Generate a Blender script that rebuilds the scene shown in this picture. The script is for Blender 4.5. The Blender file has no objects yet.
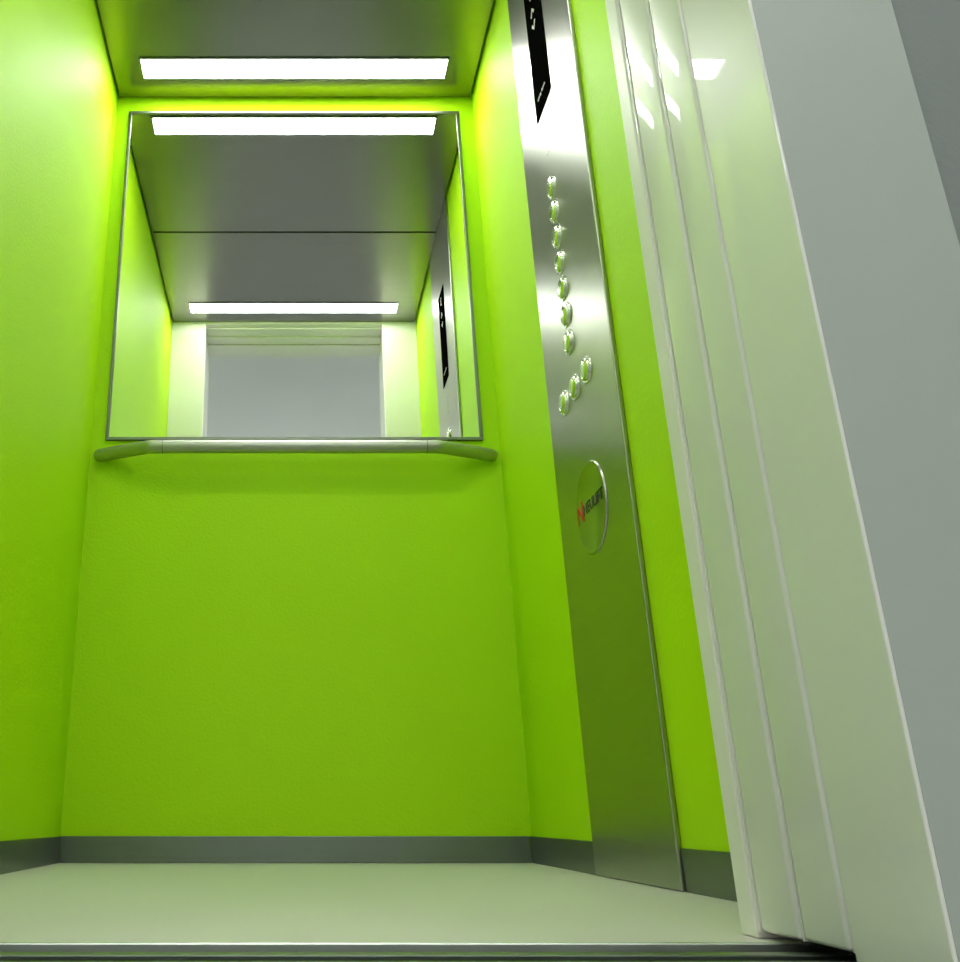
import bpy, bmesh, math
from mathutils import Vector, Matrix
S = bpy.context.scene
S.view_settings.view_transform = 'Standard'
S.view_settings.gamma = 1.0

# ---------------------------------------------------------------- materials
def new_mat(name):
    m = bpy.data.materials.new(name); m.use_nodes = True
    nt = m.node_tree
    return m, nt, nt.nodes['Principled BSDF']
def add_bump(nt, b, scale, strength, dist=0.001, stretch=None, detail=3, bump=True):
    tc = nt.nodes.new('ShaderNodeTexCoord')
    n = nt.nodes.new('ShaderNodeTexNoise'); n.inputs['Scale'].default_value = scale
    n.inputs['Detail'].default_value = detail
    mp = nt.nodes.new('ShaderNodeMapping')
    if stretch: mp.inputs['Scale'].default_value = stretch
    nt.links.new(tc.outputs['Object'], mp.inputs['Vector'])
    nt.links.new(mp.outputs['Vector'], n.inputs['Vector'])
    if bump:
        bp = nt.nodes.new('ShaderNodeBump'); bp.inputs['Strength'].default_value = strength
        bp.inputs['Distance'].default_value = dist
        nt.links.new(n.outputs['Fac'], bp.inputs['Height'])
        nt.links.new(bp.outputs['Normal'], b.inputs['Normal'])
    return n
def plain(name, col, rough=.5, metal=0, coat=0, spec=.5, coat_rough=.03):
    m, nt, b = new_mat(name)
    b.inputs['Base Color'].default_value = (*col, 1)
    b.inputs['Roughness'].default_value = rough
    b.inputs['Metallic'].default_value = metal
    b.inputs['Coat Weight'].default_value = coat
    b.inputs['Coat Roughness'].default_value = coat_rough
    b.inputs['Specular IOR Level'].default_value = spec
    return m
def bumpy(name, col, scale, strength, dist=.001, stretch=None, **k):
    m = plain(name, col, **k)
    add_bump(m.node_tree, m.node_tree.nodes['Principled BSDF'], scale, strength, dist, stretch)
    return m
def steel(name, col, rough, stretch, var=.03, cv=.06):
    m, nt, b = new_mat(name)
    b.inputs['Metallic'].default_value = 1
    n = add_bump(nt, b, 10, .1, .0005, stretch, 2, bump=False)
    mr = nt.nodes.new('ShaderNodeMapRange')
    mr.inputs['To Min'].default_value = rough - var/2
    mr.inputs['To Max'].default_value = rough + var/2
    nt.links.new(n.outputs['Fac'], mr.inputs['Value'])
    nt.links.new(mr.outputs['Result'], b.inputs['Roughness'])
    mx = nt.nodes.new('ShaderNodeMix'); mx.data_type = 'RGBA'
    mx.inputs['A'].default_value = (*[c*(1-cv) for c in col], 1)
    mx.inputs['B'].default_value = (*[min(1, c*(1+cv)) for c in col], 1)
    nt.links.new(n.outputs['Fac'], mx.inputs['Factor'])
    nt.links.new(mx.outputs['Result'], b.inputs['Base Color'])
    return m
def emit(name, col, s):
    m, nt, b = new_mat(name)
    b.inputs['Base Color'].default_value = (.9, .9, .9, 1)
    b.inputs['Emission Color'].default_value = (*col, 1)
    b.inputs['Emission Strength'].default_value = s
    return m

LIME  = bumpy('lime_laminate', (.45, .755, .001), 135, .32, .003, rough=.55, spec=.22)
CREAM = plain('cream_gloss_paint', (.78, .77, .72), rough=.35, coat=.6)
CREAMW= plain('cream_wall_paint', (.84, .82, .76), rough=.4)
FLOORM= bumpy('pale_rubber_floor', (.60, .575, .53), 60, .2, .001, rough=.42)
CEIL  = steel('brushed_steel_ceiling', (.27, .275, .245), .24, (.3, 12, 12))
STEELP= steel('brushed_steel_panel', (.40, .40, .365), .29, (1, .5, 12))
STEELB= steel('brushed_steel_skirting', (.21, .23, .22), .35, (.5, .5, 12))
RAIL  = plain('satin_rail', (.42, .43, .39), rough=.42, metal=1)
MFRAME= plain('mirror_edge', (.20, .22, .18), rough=.4, metal=1)
CHROME= plain('button_metal', (.66, .68, .60), rough=.26, metal=1)
ALU   = plain('sill_aluminium', (.20, .23, .20), rough=.35, metal=1)
ALUL  = plain('sill_nosing_aluminium', (.55, .58, .54), rough=.4, metal=1)
BLACK = plain('black_glass', (.003, .003, .003), rough=.4, spec=0)
DARK  = plain('dark_gap', (.01, .01, .01), rough=.8)
MIRR  = plain('mirror_glass', (.90, .92, .90), rough=.0, metal=1)
RED   = plain('red_print', (.5, .01, .02), rough=.5)
INK   = plain('black_print', (.02, .02, .02), rough=.5)
WHITEINK = plain('white_print', (.6, .6, .6), rough=.5)
FRAME = bumpy('grey_frame_paint', (.40, .43, .39), 90, .1, rough=.45)
LWALL = bumpy('landing_wall_paint', (.21, .225, .22), 120, .35, .002, rough=.6)
LCEIL = plain('landing_ceiling_paint', (.74, .76, .75), rough=.8)
LFLOOR= bumpy('landing_stone_floor', (.42, .43, .42), 20, .1, rough=.4)
LED   = emit('led_diffuser', (.98, 1, .96), 35)
LFILL  = emit('landing_fill_diffuser', (.97, 1, .96), 18)

# ---------------------------------------------------------------- mesh helpers
def obj_from_bm(name, bm, mats, parent=None, smooth=False):
    bmesh.ops.recalc_face_normals(bm, faces=bm.faces)
    me = bpy.data.meshes.new(name); bm.to_mesh(me); bm.free()
    for m in (mats if isinstance(mats, list) else [mats]): me.materials.append(m)
    if smooth:
        for p in me.polygons: p.use_smooth = True
        me.set_sharp_from_angle(angle=math.radians(40))
    o = bpy.data.objects.new(name, me); S.collection.objects.link(o)
    if parent: o.parent = parent
    return o
def add_box(bm, x0, x1, y0, y1, z0, z1, mi=0, bev=0, seg=3):
    r = bmesh.ops.create_cube(bm, size=1)
    vs = r['verts']
    for v in vs:
        v.co = Vector(((x0+x1)/2+v.co.x*(x1-x0), (y0+y1)/2+v.co.y*(y1-y0), (z0+z1)/2+v.co.z*(z1-z0)))
    fs = {f for v in vs for f in v.link_faces}
    for f in fs: f.material_index = mi
    if bev:
        es = list({e for v in vs for e in v.link_edges})
        r2 = bmesh.ops.bevel(bm, geom=es, offset=bev, segments=seg, profile=.5, affect='EDGES')
        for f in r2['faces']: f.material_index = mi
def box(name, *a, mat=None, bev=0, seg=3, parent=None):
    bm = bmesh.new(); add_box(bm, *a, bev=bev, seg=seg)
    return obj_from_bm(name, bm, mat, parent)
def empty(name, loc=(0, 0, 0)):
    o = bpy.data.objects.new(name, None); S.collection.objects.link(o)
    o.empty_display_size = .1
    return o
def lathe(bm, prof, cx, cy, cz, seg=40, mi=0):
    """profile of (r,h); axis points to -X"""
    rings = []
    for r, h in prof:
        if r < 1e-6: rings.append([bm.verts.new((cx-h, cy, cz))])
        else: rings.append([bm.verts.new((cx-h, cy+r*math.cos(2*math.pi*i/seg), cz+r*math.sin(2*math.pi*i/seg))) for i in range(seg)])
    for a, b in zip(rings, rings[1:]):
        for i in range(seg):
            j = (i+1) % seg
            if len(a) == 1 and len(b) == 1: continue
            if len(b) == 1: f = bm.faces.new((a[i], a[j], b[0]))
            elif len(a) == 1: f = bm.faces.new((a[0], b[i], b[j]))
            else: f = bm.faces.new((a[i], a[j], b[j], b[i]))
            f.material_index = mi
def tube(bm, pts, rad, seg=20, caps=True):
    pts = [Vector(p) for p in pts]; rings = []
    n = len(pts)
    for k, p in enumerate(pts):
        t = (pts[min(k+1, n-1)]-pts[max(k-1, 0)]).normalized()
        u = Vector((0, 0, 1)); s = t.cross(u).normalized(); u = s.cross(t)
        r = rad[k] if isinstance(rad, list) else rad
        rings.append([bm.verts.new(p+s*r*math.cos(2*math.pi*i/seg)+u*r*math.sin(2*math.pi*i/seg)) for i in range(seg)])
    for a, b in zip(rings, rings[1:]):
        for i in range(seg):
            bm.faces.new((a[i], a[(i+1) % seg], b[(i+1) % seg], b[i]))
    if caps:
        bm.faces.new(rings[0]); bm.faces.new(rings[-1])

# ---------------------------------------------------------------- dimensions (m)
XL, XR = -.541, .559
YF, YB = .935, 2.34
H = 2.20
T = .03
XC = .009           # car centre line; the opening is symmetric about it
def sx(s, x):       # mirror an x given for the right side to side s
    return x if s > 0 else 2*XC - x
# ---------------------------------------------------------------- cabin shell
box('wall_back', XL-T, XR+T, YB, YB+T, -.02, H+.06, mat=LIME)
box('wall_left', XL-T, XL, YF-.03, YB, -.02, H+.06, mat=LIME)
box('wall_right', XR, XR+T, YF-.03, YB, -.02, H+.06, mat=LIME)
box('floor', XL, XR, .875, YB, -.02, 0, mat=FLOORM)
bm = bmesh.new()
g = .007
add_box(bm, XL+g, XR-g, YF, 1.620, H, H+.02, 0, .001, 1)
add_box(bm, XL+g, XR-g, 1.630, YB-g, H, H+.02, 0, .001, 1)
add_box(bm, XL, XR, YF-.03, YB, H+.04, H+.06, 1)
obj_from_bm('ceiling', bm, [CEIL, DARK])
# front returns + header
bm = bmesh.new()
add_box(bm, XL, sx(-1, .406), .905, YF, 0, H+.04, 0, .002)
add_box(bm, .406, XR, .905, YF, 0, H+.04, 0, .002)
add_box(bm, sx(-1, .406), .406, .905, YF, 2.190, H+.04, 0)
obj_from_bm('wall_front', bm, CREAMW)
# baseboards
def skirting(name, *a): box(name, *a, mat=STEELB, bev=.0015, seg=2)
skirting('baseboard_back', XL+.004, XR-.004, YB-.004, YB, 0, .058)
skirting('baseboard_left', XL, XL+.004, YF, YB-.004, 0, .058)
bm = bmesh.new()
add_box(bm, XR-.004, XR, 1.842, YB-.004, 0, .058, 0, .0015, 2)
add_box(bm, XR-.004, XR, YF, 1.438, 0, .058, 0, .0015, 2)
obj_from_bm('baseboard_right', bm, STEELB)

# ---------------------------------------------------------------- ceiling lights
def ceiling_light(yc):
    e = empty('ceiling_light')
    x0, x1 = -.445, .458
    box('diffuser', x0, x1, yc-.037, yc+.037, H-.005, H-.0005, mat=LED, bev=.0015, seg=2, parent=e)
    bm = bmesh.new(); w = .005
    for a in ((x0-w, x1+w, yc-.037-w, yc-.037), (x0-w, x1+w, yc+.037, yc+.037+w),
              (x0-w, x0, yc-.037, yc+.037), (x1, x1+w, yc-.037, yc+.037)):
        add_box(bm, *a, H-.004, H-.0002, 0)
    obj_from_bm('bezel', bm, ALU, e)
ceiling_light(2.212)
ceiling_light(1.065)

# ---------------------------------------------------------------- mirror
e = empty('wall_mirror')
mx0, mx1, mz0, mz1 = -.502, .514, 1.053, 2.146
box('mirror_glass', mx0+.006, mx1-.006, 2.335, 2.3395, mz0+.006, mz1-.006, mat=MIRR, parent=e)
bm = bmesh.new()
w = .009
for a in ((mx0, mx1, mz0, mz0+w), (mx0, mx1, mz1-w, mz1), (mx0, mx0+w, mz0+w, mz1-w), (mx1-w, mx1, mz0+w, mz1-w)):
    add_box(bm, a[0], a[1], 2.330, YB, a[2], a[3], 0, .001, 1)
obj_from_bm('mirror_frame', bm, MFRAME, e)

# ---------------------------------------------------------------- handrail
e = empty('handrail')
zr = 1.006; R = .0175; yr = 2.262
def arc_corner(p0, c, p1, r, n=8):
    p0, c, p1 = Vector(p0), Vector(c), Vector(p1)
    a = c+(p0-c).normalized()*r; b = c+(p1-c).normalized()*r
    return [(a*(1-t)**2+c*2*t*(1-t)+b*t*t) for t in [i/n for i in range(n+1)]]
A = (-.510, YB-.016, zr); B = (-.370, yr, zr); C = (.384, yr, zr); D = (.530, YB-.016, zr)
pts = [Vector(A)] + arc_corner(A, B, C, .012) + arc_corner(B, C, D, .012) + [Vector(D)]
bm = bmesh.new(); tube(bm, pts, R, 28)
obj_from_bm('rail_bar', bm, RAIL, e, smooth=True)
bm = bmesh.new()
for P in (A, D):
    r = bmesh.ops.create_uvsphere(bm, u_segments=28, v_segments=14, radius=R)
    for v in r['verts']: v.co = Vector((v.co.x, v.co.y*.9, v.co.z))+Vector(P)
obj_from_bm('rail_end_caps', bm, RAIL, e, smooth=True)
bm = bmesh.new()
for x in (-.335, .350):
    tube(bm, [(x-.0012, yr, zr), (x+.0012, yr, zr)], R+.0006, 28)
obj_from_bm('rail_joint_collars', bm, MFRAME, e)

# ---------------------------------------------------------------- control panel
e = empty('elevator_control_panel')
PX = .550
box('panel_plate', PX, XR, 1.440, 1.840, 0.001, H-.002, mat=STEELP, bev=.0025, seg=4, parent=e)
bm = bmesh.new()
add_box(bm, PX-.002, PX+.002, 1.590, 1.704, 1.558, 1.925, 0, .001, 1)
obj_from_bm('display_window', bm, BLACK, e)
Rm = Matrix(((0, 0, -1), (-1, 0, 0), (0, 1, 0))).to_4x4()
def text(name, body, y, z, size, mat, x, bold=0):
    c = bpy.data.curves.new(name, 'FONT'); c.body = body; c.size = size
    c.align_x = 'CENTER'; c.align_y = 'CENTER'; c.extrude = .0004; c.offset = bold
    c.materials.append(mat)
    o = bpy.data.objects.new(name, c); S.collection.objects.link(o)
    o.matrix_world = Matrix.Translation((x, y, z)) @ Rm
    o.parent = e
def arrow(name, y, z, up, s=.014):
    bm = bmesh.new(); d = 1 if up else -1
    prof = [(-s, -s*.6*d), (0, s*.6*d), (s, -s*.6*d), (s*.6, -s*.9*d), (0, s*.05*d), (-s*.6, -s*.9*d)]
    a = [bm.verts.new((PX-.0022, y+p, z+q)) for p, q in prof]
    b = [bm.verts.new((PX-.0030, y+p, z+q)) for p, q in prof]
    n = len(prof)
    bm.faces.new((a[0],a[1],a[4],a[5])); bm.faces.new((a[1],a[2],a[3],a[4]))
    bm.faces.new((b[0],b[1],b[4],b[5])); bm.faces.new((b[1],b[2],b[3],b[4]))
    for i in range(n):
        j = (i+1) % n; bm.faces.new((a[i], a[j], b[j], b[i]))
    obj_from_bm(name, bm, WHITEINK, e)
arrow('arrow_up', 1.650, 1.83, True)
arrow('arrow_down', 1.650, 1.785, False)
text('display_label', '630 kg  8 pers.', 1.648, 1.60, .010, WHITEINK, PX-.0024)
text('display_digit', '3', 1.650, 1.88, .045, WHITEINK, PX-.0024)
def button(y, z):
    bm = bmesh.new()
    lathe(bm, [(.0265, -.002), (.0265, .0015), (.0255, .003), (.0235, .003), (.0225, .001), (.0217, .001),
               (.0213, .0045), (.0200, .0066), (.0178, .0079), (.014, .0088), (.009, .0094), (.004, .0097), (0, .0098)], PX, y, z, 48, 0)
    obj_from_bm('button', bm, CHROME, e, smooth=True)
for i in range(7):
    button(1.654, 1.353-i*.0613)
for y in (1.574, 1.650, 1.724):
    button(y, .885)
bm = bmesh.new()
for r in range(4):
    for c in range(3):
        add_box(bm, PX-.0004, PX+.001, 1.640+c*.010, 1.642+c*.010, 1.44+r*.018, 1.443+r*.018, 0)
obj_from_bm('speaker_perforations', bm, INK, e)
bm = bmesh.new()
lathe(bm, [(.087, -.002), (.087, .001), (.0858, .0026), (.083, .0032), (.080, .0024), (.078, .0012), (0, .0012)], PX, 1.635, .635, 72, 0)
obj_from_bm('emblem_disc', bm, STEELP, e, smooth=True)
text('emblem_text', 'NEULIFT', 1.622, .640, .030, INK, PX-.0016, .0002)
text('emblem_letter', 'N', 1.698, .640, .056, RED, PX-.0016, .001)

# ---------------------------------------------------------------- sliding doors
def door(name, s, xe, y0, y1):
    bm = bmesh.new()
    a, b = sorted((sx(s, xe), sx(s, xe+.40)))
    add_box(bm, a, b, y0, y1, .006, 2.26, 0, .004, 6)
    obj_from_bm(name, bm, CREAM, smooth=True)
door('door_1', 1, .4085, .834, .900)
door('door_2', -1, .4085, .834, .900)
door('door_3', 1, .4105, .766, .831)
door('door_4', -1, .4105, .766, .831)
# heads above the doors and seals between the panels
bm = bmesh.new()
add_box(bm, sx(-1, .4085), .4085, .834, .903, 2.184, 2.26, 0, .004, 4)
add_box(bm, sx(-1, .412), .412, .766, .832, 2.178, 2.26, 0, .004, 4)
for s in (1, -1):
    for x, y0, y1 in ((.4080, .9005, .9048), (.4110, .8313, .8337), (.4130, .7638, .7658)):
        a, b = sorted((sx(s, x), sx(s, x+.05))); add_box(bm, a, b, y0, y1, .006, 2.185, 0)
obj_from_bm('trim_1', bm, CREAM)
# landing door frame: jambs with glossy reveal + grey face
FY0, FY1 = .651, .7635
bm = bmesh.new()
def jamb(s):
    a, b = sorted((sx(s, .4125), sx(s, .416))); add_box(bm, a, b, FY0, FY1, 0, 2.30, 0, .0012, 3)
    a, b = sorted((sx(s, .416), sx(s, .542))); add_box(bm, a, b, FY0+.0005, FY1, 0, 2.30, 1)
jamb(1); jamb(-1)
add_box(bm, sx(-1, .4125), .4125, FY0, FY1, 2.172, 2.178, 0)
add_box(bm, sx(-1, .416), .416, FY0+.0005, FY1, 2.178, 2.32, 1)
obj_from_bm('trim_2', bm, [CREAM, FRAME])

# sill
bm = bmesh.new()
add_box(bm, -.53, .55, .868, .8748, -.02, .001, 2, .0015, 2)
for y0, y1, z in ((.818, .836, -.002), (.777, .787, -.002), (.700, .735, -.001), (.651, .690, 0)):
    add_box(bm, -.53, .55, y0, y1, -.02, z, 0, .001, 1)
add_box(bm, -.53, .55, .651, .8748, -.03, -.016, 1)
obj_from_bm('door_sill', bm, [ALU, DARK, ALUL])

# ---------------------------------------------------------------- landing
LX0, LX1, LY0, LH = -1.8, 1.8, -2.8, 2.75
box('floor_landing', LX0, LX1, LY0, .6505, -.03, 0, mat=LFLOOR)
box('ceiling_landing', LX0, LX1, LY0, .76, LH, LH+.03, mat=LCEIL)
bm = bmesh.new()
add_box(bm, .544, LX1, .660, .760, 0, LH, 0)
add_box(bm, LX0, sx(-1, .544), .660, .760, 0, LH, 0)
add_box(bm, sx(-1, .544), .544, .660, .760, 2.322, LH, 0)
obj_from_bm('wall_landing_front', bm, LWALL)
LIGHTW = plain('landing_light_paint', (.7, .72, .7), rough=.6)
box('wall_landing_back', LX0, LX1, LY0-.03, LY0, 0, LH, mat=LIGHTW)
box('wall_landing_left', LX0-.03, LX0, LY0, .76, 0, LH, mat=LIGHTW)
box('wall_landing_right', LX1, LX1+.03, LY0, .76, 0, LH, mat=LIGHTW)
for x, y, hx, hy in ((-1.3, -.75, .15, .45), (1.3, -.75, .15, .45), (0, -2.35, .8, .2)):  # unseen landing panels boosted as fill; the wide rear one is added fill
    e = empty('landing_fill_light')
    box('diffuser', x-hx, x+hx, y-hy, y+hy, LH-.02, LH-.001, mat=LFILL, bev=.002, parent=e)
    bm = bmesh.new(); w = .015
    for a in ((x-hx-w, x-hx, y-hy-w, y+hy+w), (x+hx, x+hx+w, y-hy-w, y+hy+w), (x-hx, x+hx, y-hy-w, y-hy), (x-hx, x+hx, y+hy, y+hy+w)):
        add_box(bm, *a, LH-.025, LH, 0)
    obj_from_bm('bezel', bm, ALU, e)

# world
w = bpy.data.worlds.new('World'); S.world = w; w.use_nodes = True
w.node_tree.nodes['Background'].inputs[0].default_value = (.5, .55, .52, 1)
w.node_tree.nodes['Background'].inputs[1].default_value = .05

# camera
cd = bpy.data.cameras.new('Camera'); cam = bpy.data.objects.new('Camera', cd)
S.collection.objects.link(cam); S.camera = cam
cd.sensor_fit = 'HORIZONTAL'; cd.sensor_width = 36
cd.lens = 937/960*36
cd.shift_x = (480-292)/960
cd.clip_start = .01
cam.location = (0, 0, .10)
cam.rotation_euler = (math.radians(90)+math.atan(336/937), 0, 0)
